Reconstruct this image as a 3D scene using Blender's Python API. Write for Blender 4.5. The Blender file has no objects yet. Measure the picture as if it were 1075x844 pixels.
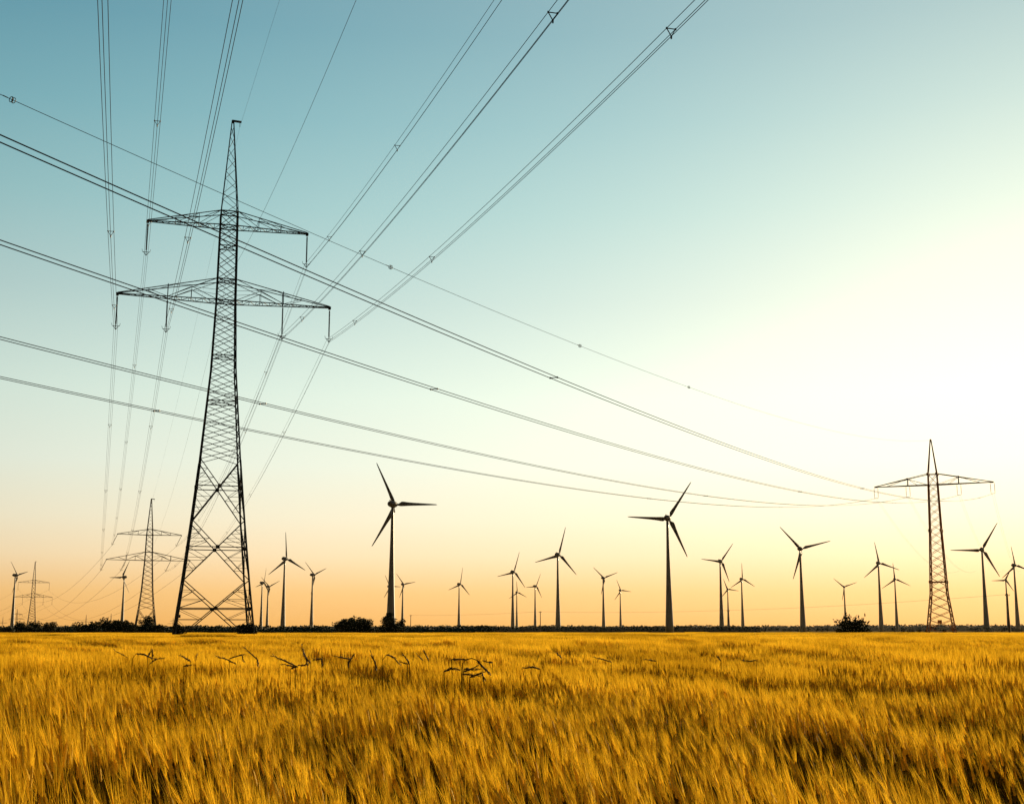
import bpy, math, random
import numpy as np
from mathutils import Vector, Matrix, noise
R = random.Random(7)
C = bpy.context.scene.collection
rad = math.radians

# ---------------------------------------------------------------- camera
H = 1.35
cam = bpy.data.cameras.new('camera'); camo = bpy.data.objects.new('camera', cam); C.objects.link(camo)
camo.location = (0, 0, H); camo.rotation_euler = (rad(90) + math.atan(240.3 / 1360), 0, 0)
cam.sensor_width = 36; cam.lens = 1360 / 1075 * 36; cam.clip_start = .05; cam.clip_end = 30000
bpy.context.scene.camera = camo
F = 1360.; TH = math.atan(240.3 / F)
def ray(px, py):
    u = (px - 537.5) / F; v = (422 - py) / F
    return Vector((u, math.cos(TH) - v * math.sin(TH), math.sin(TH) + v * math.cos(TH)))
def atY(px, py, Y):
    r = ray(px, py); return r * (Y / r.y) + Vector((0, 0, H))

# ---------------------------------------------------------------- materials
def mat(name, col, rough=.6, metal=0, spec=.3, var=.25, scale=3., bump=0, transl=0, col2=None):
    m = bpy.data.materials.new(name); m.use_nodes = True; nt = m.node_tree; N = nt.nodes; L = nt.links
    b = N['Principled BSDF']; b.inputs['Roughness'].default_value = rough; b.inputs['Metallic'].default_value = metal
    b.inputs['Specular IOR Level'].default_value = spec
    tc = N.new('ShaderNodeTexCoord'); nz = N.new('ShaderNodeTexNoise'); nz.inputs['Scale'].default_value = scale; nz.inputs['Detail'].default_value = 5
    L.new(tc.outputs['Object'], nz.inputs['Vector'])
    rp = N.new('ShaderNodeValToRGB'); L.new(nz.outputs['Fac'], rp.inputs['Fac'])
    c2 = col2 or tuple(c * (1 - var) for c in col)
    rp.color_ramp.elements[0].position = .35; rp.color_ramp.elements[0].color = (*c2, 1)
    rp.color_ramp.elements[1].position = .65; rp.color_ramp.elements[1].color = (*col, 1)
    L.new(rp.outputs['Color'], b.inputs['Base Color'])
    if bump:
        bm = N.new('ShaderNodeBump'); bm.inputs['Strength'].default_value = bump; L.new(nz.outputs['Fac'], bm.inputs['Height']); L.new(bm.outputs['Normal'], b.inputs['Normal'])
    if transl:
        t = N.new('ShaderNodeBsdfTranslucent'); mx = N.new('ShaderNodeMixShader'); mx.inputs['Fac'].default_value = transl
        L.new(rp.outputs['Color'], t.inputs['Color']); L.new(b.outputs[0], mx.inputs[1]); L.new(t.outputs[0], mx.inputs[2]); L.new(mx.outputs[0], N['Material Output'].inputs['Surface'])
    return m
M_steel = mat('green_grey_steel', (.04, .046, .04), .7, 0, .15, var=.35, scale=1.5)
M_flare_steel = mat('flare_orange_steel', (.60, .26, .08), .7, 0, .1, var=.7, scale=.9)  # orange of the sun's flare put into the right pylon's base colour
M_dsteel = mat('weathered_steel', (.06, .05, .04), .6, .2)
M_glass = mat('brown_porcelain', (.05, .035, .028), .25, 0, .5)
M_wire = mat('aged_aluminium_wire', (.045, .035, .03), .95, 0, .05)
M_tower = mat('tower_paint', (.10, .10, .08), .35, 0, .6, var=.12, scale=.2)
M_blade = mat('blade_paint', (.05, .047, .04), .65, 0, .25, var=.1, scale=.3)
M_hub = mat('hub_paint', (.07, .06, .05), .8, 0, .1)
M_conc = mat('concrete', (.3, .28, .25), .9)
M_wood = mat('dark_pole_wood', (.06, .045, .035), .85)
M_leaf = mat('dark_foliage', (.045, .055, .02), .8, 0, .1, var=.5, scale=1.2)
M_bark = mat('bark', (.05, .04, .03), .9)
M_soil = mat('field_ground', (.07, .045, .02), 1, 0, 0, col2=(.04, .028, .012), scale=.6)
M_stub = mat('ripe_field_beyond', (.62, .34, .03), .95, 0, 0, col2=(.50, .27, .03), scale=.15)
M_weed = mat('dark_weed', (.12, .08, .025), .8)

def cropmat(name, a, b, transl, rough=.5, spec=.25):
    m = bpy.data.materials.new(name); m.use_nodes = True; nt = m.node_tree; N = nt.nodes; L = nt.links
    p = N['Principled BSDF']; p.inputs['Roughness'].default_value = rough; p.inputs['Specular IOR Level'].default_value = spec
    oi = N.new('ShaderNodeObjectInfo'); g = N.new('ShaderNodeNewGeometry'); add = N.new('ShaderNodeMath'); add.operation = 'ADD'
    ml = N.new('ShaderNodeMath'); ml.operation = 'MULTIPLY'; ml.inputs[1].default_value = .5
    L.new(oi.outputs['Random'], add.inputs[0]); L.new(g.outputs['Random Per Island'], add.inputs[1]); L.new(add.outputs[0], ml.inputs[0])
    mx = N.new('ShaderNodeMix'); mx.data_type = 'RGBA'; cn = N.new('ShaderNodeMapRange'); cn.inputs['From Min'].default_value = .22; cn.inputs['From Max'].default_value = .78; L.new(ml.outputs[0], cn.inputs['Value']); L.new(cn.outputs['Result'], mx.inputs['Factor'])
    mx.inputs['A'].default_value = (*a, 1); mx.inputs['B'].default_value = (*b, 1)
    L.new(mx.outputs['Result'], p.inputs['Base Color'])
    t = N.new('ShaderNodeBsdfTranslucent'); L.new(mx.outputs['Result'], t.inputs['Color'])
    ms = N.new('ShaderNodeMixShader'); ms.inputs[0].default_value = transl
    L.new(p.outputs[0], ms.inputs[1]); L.new(t.outputs[0], ms.inputs[2]); L.new(ms.outputs[0], N['Material Output'].inputs['Surface'])
    return m
M_ear = cropmat('barley_ear', (.40, .21, .005), (1.0, .61, .03), .46, .8, .03)
M_grain = cropmat('barley_grain', (.55, .30, .010), (1.0, .61, .05), 0, .8, .06)
M_stem = cropmat('barley_stem', (.05, .035, .004), (.28, .17, .012), .25, .95, 0)

# ---------------------------------------------------------------- mesh builder
class MB:
    def __init__(s): s.v = []; s.f = []
    def add(s, v, f):
        n = len(s.v); s.v += [tuple(p) for p in v]; s.f += [tuple(i + n for i in q) for q in f]
    def bar(s, a, b, w, h=None):
        a = Vector(a); b = Vector(b); d = (b - a)
        if d.length < 1e-6: return
        d.normalize(); u = d.cross(Vector((0, 0, 1)))
        if u.length < .01: u = d.cross(Vector((0, 1, 0)))
        u.normalize(); t = d.cross(u); h = h or w; u = u * w / 2; t = t * h / 2
        v = [p + i * u + j * t for p in (a, b) for i, j in ((-1, -1), (1, -1), (1, 1), (-1, 1))]
        s.add(v, [(0, 1, 2, 3), (7, 6, 5, 4), (0, 4, 5, 1), (1, 5, 6, 2), (2, 6, 7, 3), (3, 7, 4, 0)])
    def tube(s, pts, r, n=6, caps=True):
        pts = [Vector(p) for p in pts]; rs = r if isinstance(r, (list, tuple)) else [r] * len(pts); base = len(s.v)
        up = Vector((0, 0, 1))
        for i, p in enumerate(pts):
            d = (pts[min(i + 1, len(pts) - 1)] - pts[max(i - 1, 0)]).normalized()
            u = d.cross(up if abs(d.z) < .95 else Vector((0, 1, 0))).normalized(); t = d.cross(u)
            for k in range(n):
                a = 2 * math.pi * k / n; s.v.append(tuple(p + (u * math.cos(a) + t * math.sin(a)) * rs[i]))
        for i in range(len(pts) - 1):
            for k in range(n):
                a = base + i * n + k; b = base + i * n + (k + 1) % n; s.f.append((a, b, b + n, a + n))
        if caps:
            s.f.append(tuple(base + k for k in range(n))[::-1]); s.f.append(tuple(base + (len(pts) - 1) * n + k for k in range(n)))
    def box(s, c, sx, sy, sz):
        c = Vector(c); v = [c + Vector((i * sx / 2, j * sy / 2, k * sz / 2)) for k in (-1, 1) for i, j in ((-1, -1), (1, -1), (1, 1), (-1, 1))]
        s.add(v, [(3, 2, 1, 0), (4, 5, 6, 7), (0, 1, 5, 4), (1, 2, 6, 5), (2, 3, 7, 6), (3, 0, 4, 7)])
    def build(s, name, m, parent=None, smooth=False, loc=None):
        me = bpy.data.meshes.new(name); me.from_pydata(s.v, [], s.f); me.update()
        if smooth: me.polygons.foreach_set('use_smooth', [True] * len(me.polygons))
        me.materials.append(m); o = bpy.data.objects.new(name, me); C.objects.link(o); o.parent = parent
        if loc is not None: o.location = loc
        return o
def tag(o, label=None, cat=None, group=None, kind=None):
    if label: o['label'] = label
    if cat: o['category'] = cat
    if group: o['group'] = group
    if kind: o['kind'] = kind
    return o
def empty(name, loc, rz=0):
    o = bpy.data.objects.new(name, None); C.objects.link(o); o.location = loc; o.rotation_euler = (0, 0, rz); o.empty_display_size = .5; return o
KIDS = {}
def copy_tree(o, parent=None):
    c = o.copy(); C.objects.link(c); c.parent = parent
    for ch in [k for k in bpy.data.objects if k.parent == o]: copy_tree(ch, c)
    return c

# ---------------------------------------------------------------- ground
g = MB(); n = 40; S = 9000
g.add([(-S, -S, 0), (S, -S, 0), (S, S, 0), (-S, S, 0)], [(0, 1, 2, 3)])
tag(g.build('ground', M_soil), 'golden farmland soil under and beyond the barley field', None, kind='structure')
st_ = MB(); st_.add([(-3000, 296, .06), (3000, 296, .06), (3000, 3800, .06), (-3000, 3800, .06)], [(0, 1, 2, 3)]); tag(st_.build('field', M_stub), 'flat ripe golden field stretching beyond the barley to the forest', None, kind='structure')

# ---------------------------------------------------------------- pylons (tower with two crossarms)
def prof(z, P):
    for (z0, w0), (z1, w1) in zip(P, P[1:]):
        if z <= z1: return w0 + (w1 - w0) * (z - z0) / (z1 - z0)
    return P[-1][1]
CO = ((-1, -1), (1, -1), (1, 1), (-1, 1))
def lattice(mb, zs, P, w, horiz=(), single=False):
    for i, (z0, z1) in enumerate(zip(zs, zs[1:])):
        a, b = prof(z0, P), prof(z1, P)
        for k in range(4):
            c0, c1 = CO[k], CO[(k + 1) % 4]
            p = lambda c, ww, z: (c[0] * ww, c[1] * ww, z)
            if single:
                if (i + k) % 2: mb.bar(p(c0, a, z0), p(c1, b, z1), w)
                else: mb.bar(p(c1, a, z0), p(c0, b, z1), w)
            else:
                mb.bar(p(c0, a, z0), p(c1, b, z1), w); mb.bar(p(c1, a, z0), p(c0, b, z1), w)
def ring(mb, z, P, w, cross=True):
    a = prof(z, P)
    for k in range(4): mb.bar((CO[k][0] * a, CO[k][1] * a, z), (CO[(k + 1) % 4][0] * a, CO[(k + 1) % 4][1] * a, z), w)
    if cross: mb.bar((-a, -a, z), (a, a, z), w * .8); mb.bar((a, -a, z), (-a, a, z), w * .8)
def bigx(mb, mb2, z0, z1, P, w, w2):
    """X panel with a horizontal through its crossing and secondary struts, on all four faces"""
    a, b = prof(z0, P), prof(z1, P); t = a / (a + b); zc = z0 + (z1 - z0) * t; c = prof(zc, P)
    for k in range(4):
        c0, c1 = CO[k], CO[(k + 1) % 4]
        A0 = Vector((c0[0] * a, c0[1] * a, z0)); A1 = Vector((c1[0] * a, c1[1] * a, z0))
        B0 = Vector((c0[0] * b, c0[1] * b, z1)); B1 = Vector((c1[0] * b, c1[1] * b, z1))
        mb.bar(A0, B1, w); mb.bar(A1, B0, w)
        C0 = Vector((c0[0] * c, c0[1] * c, zc)); C1 = Vector((c1[0] * c, c1[1] * c, zc)); mb.bar(C0, C1, w)
        X = (C0 + C1) / 2; mb.box(X, .42, .42, .42)
        for (Q, leg0, leg1) in ((A0, A0, C0), (A1, A1, C1), (B0, B0, C0), (B1, B1, C1)):
            for f in (.36, .68):
                q = Q.lerp(X, f); l = leg0.lerp(leg1, f); l2 = leg0.lerp(leg1, min(1, f + .3)); mb2.bar(q, l, w2); mb2.bar(q, l2, w2)
def insulator(root, p, L, tilt=0, single_mesh=None, r=.11, name='insulator', mt=None, horn=True):
    mb = MB(); n = 30; pts = []; rs = []
    for i in range(n * 2 + 1):
        pts.append((0, 0, -.3 - (L - .8) * i / (2 * n))); rs.append(r if i % 2 else r * .45)
    mb.tube(pts, rs, 8); mb.tube([(0, 0, 0), (0, 0, -.35)], .035, 5); mb.tube([(0, 0, -L + .5), (0, 0, -L + .12)], .04, 5)
    o = mb.build(name, mt or M_glass, root, loc=p); o.rotation_euler = (0, tilt, 0)
    if not horn: return o
    y = MB()
    y.bar((-.42, 0, -L + .28), (.42, 0, -L + .28), .07, .05); y.bar((-.3, 0, -L + .28), (0, 0, -L - .16), .06); y.bar((.3, 0, -L + .28), (0, 0, -L - .16), .06)
    y.bar((0, -.35, -L + .02), (0, .35, -L + .02), .07)
    if horn:
        y.bar((-.42, 0, -L + .28), (-.5, 0, -L + .62), .04); y.bar((.42, 0, -L + .28), (.5, 0, -L + .62), .04)
    y.build('suspension_clamp', M_steel, o)
    return o
def arm(mb, mb2, side, w0, zb, zt, tipw, tipz, wch, wl, inner=None, post=None, P=None, nseg=10):
    """one side of a crossarm: bottom chords, top chords, lacing"""
    a, at = prof(zb, P), prof(zt, P); T = Vector((side * tipw, 0, tipz))
    bo = [Vector((side * a, s * a, zb)) for s in (-1, 1)]; to = [Vector((side * at, s * at, zt)) for s in (-1, 1)]
    te = [T + Vector((0, s * .18, 0)) for s in (-1, 1)]
    for i in (0, 1): mb.bar(bo[i], te[i], wch); mb.bar(to[i], te[i] + Vector((0, 0, .12)), wch * .85)
    mb.bar(te[0], te[1], wch * 1.3); mb.box(T + Vector((0, 0, -.05)), .3, .5, .3)
    for j in range(nseg):
        f0, f1 = j / nseg, (j + 1) / nseg
        i = j % 2
        mb2.bar(bo[i].lerp(te[i], f0), bo[1 - i].lerp(te[1 - i], f1), wl)
        if j: mb2.bar(bo[0].lerp(te[0], f0), bo[1].lerp(te[1], f0), wl)
    for j in range(0, nseg - 2, 3):
        f0, f1 = j / nseg, min(1, (j + 3) / nseg); i = (j // 3) % 2
        mb2.bar(to[i].lerp(te[i], f0), to[1 - i].lerp(te[1 - i], f1), wl)
    for i in (0, 1):
        if inner:
            f = (inner - a) / (tipw - a); bI = bo[i].lerp(te[i], f); tI = to[i].lerp(te[i], f)
            mb2.bar(bI, tI + Vector((0, 0, .25)), wl * 1.4)
            f2 = f * .52; bP = bo[i].lerp(te[i], f2); tP = to[i].lerp(te[i], f2); apex = bP.lerp(tP, .72)
            mb2.bar(bo[i], apex, wl * 1.2); mb2.bar(apex, bI, wl * 1.2); mb2.bar(to[i], bI.lerp(apex, .25), wl * 1.2); mb2.bar(bP, apex, wl * .8)
            mb2.bar(bo[i] + Vector((0, 0, (zt - zb) * .45)), apex, wl * .7)
            mb2.bar(bI, tI.lerp(te[i], .4), wl)
        else:
            for f, g2 in ((0, .3), (.3, .62)):
                mb2.bar(to[i].lerp(te[i], f), bo[i].lerp(te[i], g2), wl); mb2.bar(bo[i].lerp(te[i], g2), to[i].lerp(te[i], g2), wl * .8)
def make_pylon(name, loc, yaw, P, zs_low, zs_mid, arms, H_, label, cat, group, m, k=1., tilt=0, strings='single', rings=(), z0=0, wleg=.16, wb=.07, peakarm=True):
    root = empty(name, loc, yaw); tag(root, label, cat, group)
    zk = sorted(set([p[0] for p in P]))
    for c in CO:
        lg = MB()
        for (za, wa), (zb_, wb_) in zip(P, P[1:]):
            s = wleg * k * (1 if za < zs_mid[0] else .75)
            if za >= arms[-1]['zt']: s = wleg * .5 * k
            lg.bar((c[0] * wa, c[1] * wa, za), (c[0] * wb_, c[1] * wb_, zb_), s)
        lg.build('leg', m, root)
        ft = MB(); ft.box((c[0] * P[0][1], c[1] * P[0][1], .15), 1.1, 1.1, .5); ft.build('footing', M_conc, root)
    br = MB()
    for a, b in zip(zs_low, zs_low[1:]): bigx(br, br, a, b, P, wb * 1.5 * k, wb * .7 * k)
    lattice(br, zs_mid, P, wb * k)
    zt = arms[-1]['zt']; n = 8; pk = [zt + (H_ - .8 - zt) * (1 - (1 - i / n) ** 1.0) for i in range(n + 1)]
    lattice(br, pk, P, wb * .7 * k, single=True)
    for r in rings: ring(br, r, P, wb * 1.3 * k)
    br.build('bracing', m, root)
    pa = MB(); pa.box((0, 0, H_ - .1), .3, .35, .35)
    if peakarm: pa.bar((0, 0, H_), (1.05, 0, H_ - .05), .22); pa.bar((.85, 0, H_ - .1), (.85, 0, H_ - .7), .05)
    pa.build('peak_bracket', m, root)
    for A in arms:
        ca = MB()
        for side in (-1, 1): arm(ca, ca, side, 0, A['zb'], A['zt'], A['w'], A['tip'], wb * 1.5 * k, wb * .75 * k, A.get('in'), P=P, nseg=A.get('n', 10))
        ring(ca, A['zb'], P, wb * 1.6 * k); ring(ca, A['zt'], P, wb * 1.6 * k)
        co = ca.build('crossarm', m, root)
        for w in ([-A['w'], A['w']] + ([-A['in'], A['in']] if A.get('in') else [])):
            if strings == 'single': insulator(root, (w, 0, A['tip'] - .1), A['il'], tilt)
            else:
                for dx in (-.42, .42): insulator(root, (w + dx, 0, A['tip'] - .1), A['il'], 0, r=.07, mt=M_flare_steel, horn=False)
    return root
zA = [2.0 * 0, 7.1, 14.0, 21.2]; zm = [21.2 + (40.75 - 21.2) * i / 14 for i in range(15)] + [42.1, 43.4, 45.1, 46.8, 48.5, 50.2, 52]; zu = [43.4 + (50.2 - 43.4) * i / 5 for i in range(6)]
PA = [(0, 4.5), (7.1, 3.66), (14, 2.95), (21.2, 2.28), (32.3, 1.42), (40.75, 1.13), (52, 1.0), (64, .10)]
YA = .2776
A1 = (-34.827, 153.139, 0)
p1 = make_pylon('lattice_pylon', A1, YA, PA, zA, zm, [dict(zb=40.75, zt=43.4, w=12.63, tip=40.9, il=4.13, **{'in': 6.87}, n=14), dict(zb=50.2, zt=52, w=9.6, tip=50.16, il=4.07, n=12)], 64,
    'tallest lattice pylon with two crossarms, in the left foreground', 'pylon', 'steel pylons of the power lines', M_steel, 1., rings=(28.3, 33.9, 47.6))
#, 45.1, 46.8, 48.5, 50.2], PA, .08); lattice(x, [40.75, 42.1, 43.4], PA, .08); lattice(x, [50.2, 52], PA, .08); ring(x, 47.6, PA, .12); x.build('waist_bracing', M_steel, p1)
# maintenance sign + ladder pegs on a leg
sg = MB(); sg.box((-4.1, -4.32, 3.0), .5, .04, .35); sg.build('warning_plate', M_dsteel, p1)

PB = [(0, 3.4), (8, 2.35), (14, 1.72), (23.6, 1.15), (31.7, .95), (43.2, .08)]
A2 = (-116.0, 415.9, 0)
zB = [0, 8, 14]; zBm = [14 + (23.6 - 14) * i / 8 for i in range(9)] + [26.2, 28, 29.9, 31.7]
p2 = make_pylon('lattice_pylon', A2, .35, PB, [0, 8], [8 + (23.6 - 8) * i / 11 for i in range(12)] + [25.6, 27.2, 28.8, 30.2, 31.7, 33.4], [dict(zb=23.5, zt=26.2, w=12.9, tip=23.6, il=3.6, **{'in': 6.9}), dict(zb=31.6, zt=33.4, w=9.9, tip=31.7, il=3.6)], 43.2,
    'mid-distance lattice pylon with slanting insulators, just left of the tallest pylon', 'pylon', 'steel pylons of the power lines', M_dsteel, 1.1, tilt=rad(24), wleg=.2, wb=.08)
PC = [(0, 3.4), (10, 2.3), (25, 1.2), (35.2, 1.0), (50, .08)]
A3 = (-338.85, 926.6, 0)
p3 = make_pylon('lattice_pylon', A3, .41, PC, [0, 9], [9 + 16 * i / 9 for i in range(10)] + [27.5, 30, 32.5, 35.2, 37], [dict(zb=24.9, zt=27.6, w=12.9, tip=24.9, il=5, **{'in': 6.9}), dict(zb=35.1, zt=37, w=10.4, tip=35.2, il=5)], 50,
    'small far two-armed pylon near the left edge, right of the leftmost wind turbine', 'pylon', 'steel pylons of the power lines', M_dsteel, 1.4, wleg=.2, wb=.08)

# right pylon, single crossarm
B1 = (95.019, 291.126, 0); YB = -.4253
PR = [(0, 2.95), (9.5, 1.75), (23.5, 1.22), (33.8, 1.0), (36.2, .95), (44, .10)]
zr = [0 + 9.5 * i / 5 for i in range(6)] + [9.5 + 24.3 * i / 14 for i in range(1, 15)] + [36.2]
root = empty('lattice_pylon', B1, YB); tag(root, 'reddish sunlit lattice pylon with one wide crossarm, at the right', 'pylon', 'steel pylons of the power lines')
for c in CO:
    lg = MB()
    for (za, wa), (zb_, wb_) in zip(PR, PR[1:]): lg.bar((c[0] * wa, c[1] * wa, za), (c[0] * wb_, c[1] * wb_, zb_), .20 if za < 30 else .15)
    lg.build('leg', M_flare_steel, root)
    ft = MB(); ft.box((c[0] * PR[0][1], c[1] * PR[0][1], .15), 1.1, 1.1, .5); ft.build('footing', M_conc, root)
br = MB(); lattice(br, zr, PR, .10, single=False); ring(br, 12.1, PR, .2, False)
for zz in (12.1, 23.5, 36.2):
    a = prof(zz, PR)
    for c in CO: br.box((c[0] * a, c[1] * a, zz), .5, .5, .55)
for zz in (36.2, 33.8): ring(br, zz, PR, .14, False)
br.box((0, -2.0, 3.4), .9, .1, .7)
br.build('bracing', M_flare_steel, root)
ca = MB()
for side in (-1, 1):
    for s in (-1, 1):
        b0 = Vector((side * 1.0, s * 1.0, 33.8)); t0 = Vector((side * .95, s * .95, 36.3)); T = Vector((side * 12.6, s * .15, 33.85))
        ca.bar(b0, T, .17); ca.bar(t0, T + Vector((0, 0, .1)), .13)
        f = .39; ca.bar(b0.lerp(T, f), t0.lerp(T, f), .1); ca.bar(b0, t0.lerp(T, f), .06); ca.bar(t0.lerp(T, f), b0.lerp(T, .8), .06); ca.bar(b0.lerp(T, f * .5), t0.lerp(T, f), .06)
    for j in range(10):
        s = 1 if j % 2 else -1
        q = lambda s_, f_: Vector((side * 1.0, s_ * 1.0, 33.8)).lerp(Vector((side * 12.6, s_ * .15, 33.85)), f_)
        ca.bar(q(s, j / 10), q(-s, (j + 1) / 10), .07)
    ca.box(Vector((side * 5.5, 0, 35.45)), .5, .8, .22); ca.box(Vector((side * 12.6, 0, 33.85)), .6, .5, .3)
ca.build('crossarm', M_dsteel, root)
pk = MB(); pk.box((0, 0, 43.9), .35, .35, .6); pk.build('peak_bracket', M_flare_steel, root)
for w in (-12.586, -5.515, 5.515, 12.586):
    for dx in (-.42, .42): insulator(root, (w + dx, 0, 33.7), 2.45, 0, r=.075, mt=M_flare_steel, horn=False)
    yk = MB(); yk.bar((w - .45, 0, 31.33), (w + .45, 0, 31.33), .06); yk.build('yoke', M_flare_steel, root)

# tiny pylons on the horizon, one mesh each
def far_pylon(loc, h, w1, w2, label):
    mb = MB()
    for c in CO: mb.bar((c[0] * 3, c[1] * 3, 0), (c[0] * .9, c[1] * .9, h * .62), .5); mb.bar((c[0] * .9, c[1] * .9, h * .62), (0, 0, h), .45)
    PP = [(0, 3), (h * .62, .9), (h, .05)]
    lattice(mb, [h * i / 12 for i in range(11)], PP, .28)
    for z, w in ((h * .56, w1), (h * .76, w2)):
        if not w: continue
        for s in (-1, 1):
            mb.bar((0, 0, z), (s * w, 0, z), .6); mb.bar((0, 0, z + 2.4), (s * w, 0, z), .4)
            for q in (1, .52): mb.bar((s * w * q, 0, z), (s * w * q, 0, z - 4), .35)
    o = mb.build('lattice_pylon', M_dsteel, None, loc=loc); o.rotation_euler = (0, 0, .35)
    tag(o, label, 'pylon', 'faint pylons on the horizon')
far_pylon((-988, 2620, 0), 45, 14, 10, 'tiny faint pylon on the horizon, right behind the small far two-armed pylon on its left')
far_pylon((-1781, 4595, 0), 52, 15, 0, 'tiny faint pylon at the very left edge of the horizon')
far_pylon((-1145, 3531, 0), 45, 13, 0, 'tiny faint pylon above the leftmost clump of the nearer bushes')
far_pylon((-966, 3164, 0), 43, 12, 0, 'tiny faint pylon above the round bush left of the second wind turbine')
far_pylon((-1185, 4595, 0), 48, 20, 10, 'tiny faint pylon between the slanting-insulator pylon and the tallest pylon')

# ---------------------------------------------------------------- wires
def rib(p0, dirn, S0, S1, a, k, n):
    return [Vector((p0[0] + dirn[0] * s, p0[1] + dirn[1] * s, p0[2] + a * s + k * s * s)) for s in [S0 + (S1 - S0) * i / n for i in range(n + 1)]]
TRI = ((-.22, .17), (.22, .17), (0, -.21)); PAIR = ((-.2, 0), (.2, 0))
def bundle(p0, phi, L, a, k, offs, r, label, group, spac=(), m=M_wire, n=48):
    d = (math.cos(phi), math.sin(phi)); root = empty('power_line', p0); tag(root, label, 'power line', group)
    perp = Vector((-d[1], d[0], 0)); pts = rib((0, 0, 0), d, 0, L, a, k, n)
    # finer sampling close to the start of the span is unnecessary: a parabola is smooth
    for (u, v) in offs:
        mb = MB(); mb.tube([p + perp * u + Vector((0, 0, v)) for p in pts], r, 6); mb.build('wire', m, root)
    for s in spac:
        c = Vector((d[0] * s, d[1] * s, a * s + k * s * s)); q = [c + perp * u + Vector((0, 0, v)) for u, v in offs]; mb = MB()
        for i in range(len(q)):
            if len(q) > 2 or i == 0: mb.bar(q[i], q[(i + 1) % len(q)], .035)
            mb.box(q[i], .08, .08, .08)
        if len(q) == 3: mb.bar(q[2], q[2] - Vector((0, 0, .12)), .07)
        mb.build('spacer', M_dsteel, root)
    return root
def span(p0, p1, k, offs, r, label, group, spac=(), m=M_wire):
    p0 = Vector(p0); p1 = Vector(p1); d = p1 - p0; L = math.hypot(d.x, d.y); a = d.z / L - k * L
    return bundle(p0, math.atan2(d.y, d.x), L, a, k, offs, r, label, group, spac, m)
def on(base, yaw, w, z): return (base[0] + w * math.cos(yaw), base[1] + w * math.sin(yaw), z)
gA = 'three-wire power lines passing overhead'
phA = 5.0033626
att = {'lo': (-12.63, 36.7), 'up': (-9.6, 46.0), 'li': (-6.87, 36.7), 'ri': (6.87, 36.7), 'ru': (9.6, 46.0), 'ro': (12.63, 36.7)}
lab0 = {'lo': 'leftmost three-wire line overhead, ending at the lower arm\'s outer left insulator',
 'up': 'three-wire line overhead, second from left, down to the upper arm\'s left insulator',
 'li': 'three-wire line overhead, third from left, down to the lower arm\'s inner left insulator',
 'ru': 'three-wire line rising right from the upper arm\'s right insulator of the tallest pylon',
 'ri': 'three-wire line rising right from the lower arm\'s inner right insulator of the tallest pylon',
 'ro': 'rightmost three-wire line overhead, rising from the lower arm\'s outer right insulator'}
for k_, (w, z) in att.items():
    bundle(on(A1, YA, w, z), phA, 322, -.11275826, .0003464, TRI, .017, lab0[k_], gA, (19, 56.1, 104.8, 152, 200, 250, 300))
tag(bundle(on(A1, YA, .85, 63.2), phA, 322, -.0973, -.00005, ((0, 0),), .009, 'faint single wire rising from the tip of the tallest pylon', 'single wires of the left power line'))
e = bundle(on(A1, YA, 0.0, 43.5), phA, 322, -.1429, .0005177, ((0, 0),), .013, 'single cable rising right between the crossarms of the tallest pylon', 'single wires of the left power line')
att2 = {'lo': (-12.9, 20.2, 'outer left', 'lower'), 'up': (-9.9, 28.2, 'left', 'upper'), 'li': (-6.9, 20.2, 'inner left', 'lower'), 'ri': (6.9, 20.2, 'inner right', 'lower'), 'ru': (9.9, 28.2, 'right', 'upper'), 'ro': (12.9, 20.2, 'outer right', 'lower')}
for k_, (w, z) in att.items():
    w2, z2, nm, ar = att2[k_]; q = Vector(on(A2, .35, w2, z2)) + Vector((-1.5, 0, 0))
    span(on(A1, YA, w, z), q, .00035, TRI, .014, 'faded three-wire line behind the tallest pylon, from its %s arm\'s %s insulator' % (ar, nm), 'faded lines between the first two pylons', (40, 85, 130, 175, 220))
span(on(A1, YA, .85, 63.2), on(A2, .35, .3, 43), .00012, ((0, 0),), .008, 'very faint single wire behind the tallest pylon, starting at its tip', 'single wires of the left power line')
span(on(A1, YA, 0, 43.5), on(A2, .35, 0, 26), .0003, ((0, 0),), .010, 'very faint cable behind the tallest pylon, starting between its crossarms', 'single wires of the left power line')
A4 = (-640, 1420, 0)
for k_, (w, z) in att.items():
    w2, z2, nm, ar = att2[k_]; q = Vector(on(A2, .35, w2, z2)) + Vector((-1.5, 0, 0))
    z3 = 19.9 if ar == 'lower' else 30.2
    span(q, on(A3, .41, w2, z3), .00017, ((0, 0),), .032, 'thin sagging line left of the slanting-insulator pylon, from its %s arm\'s %s side' % (ar, nm), 'sagging lines between the far left pylons')
    span(on(A3, .41, w2, z3), on(A4, .5, w2, z3), .00017, ((0, 0),), .032, 'thin line at the left edge, from the small far pylon\'s %s arm, %s side' % (ar, nm), 'thin lines leaving the far left pylon')
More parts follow.
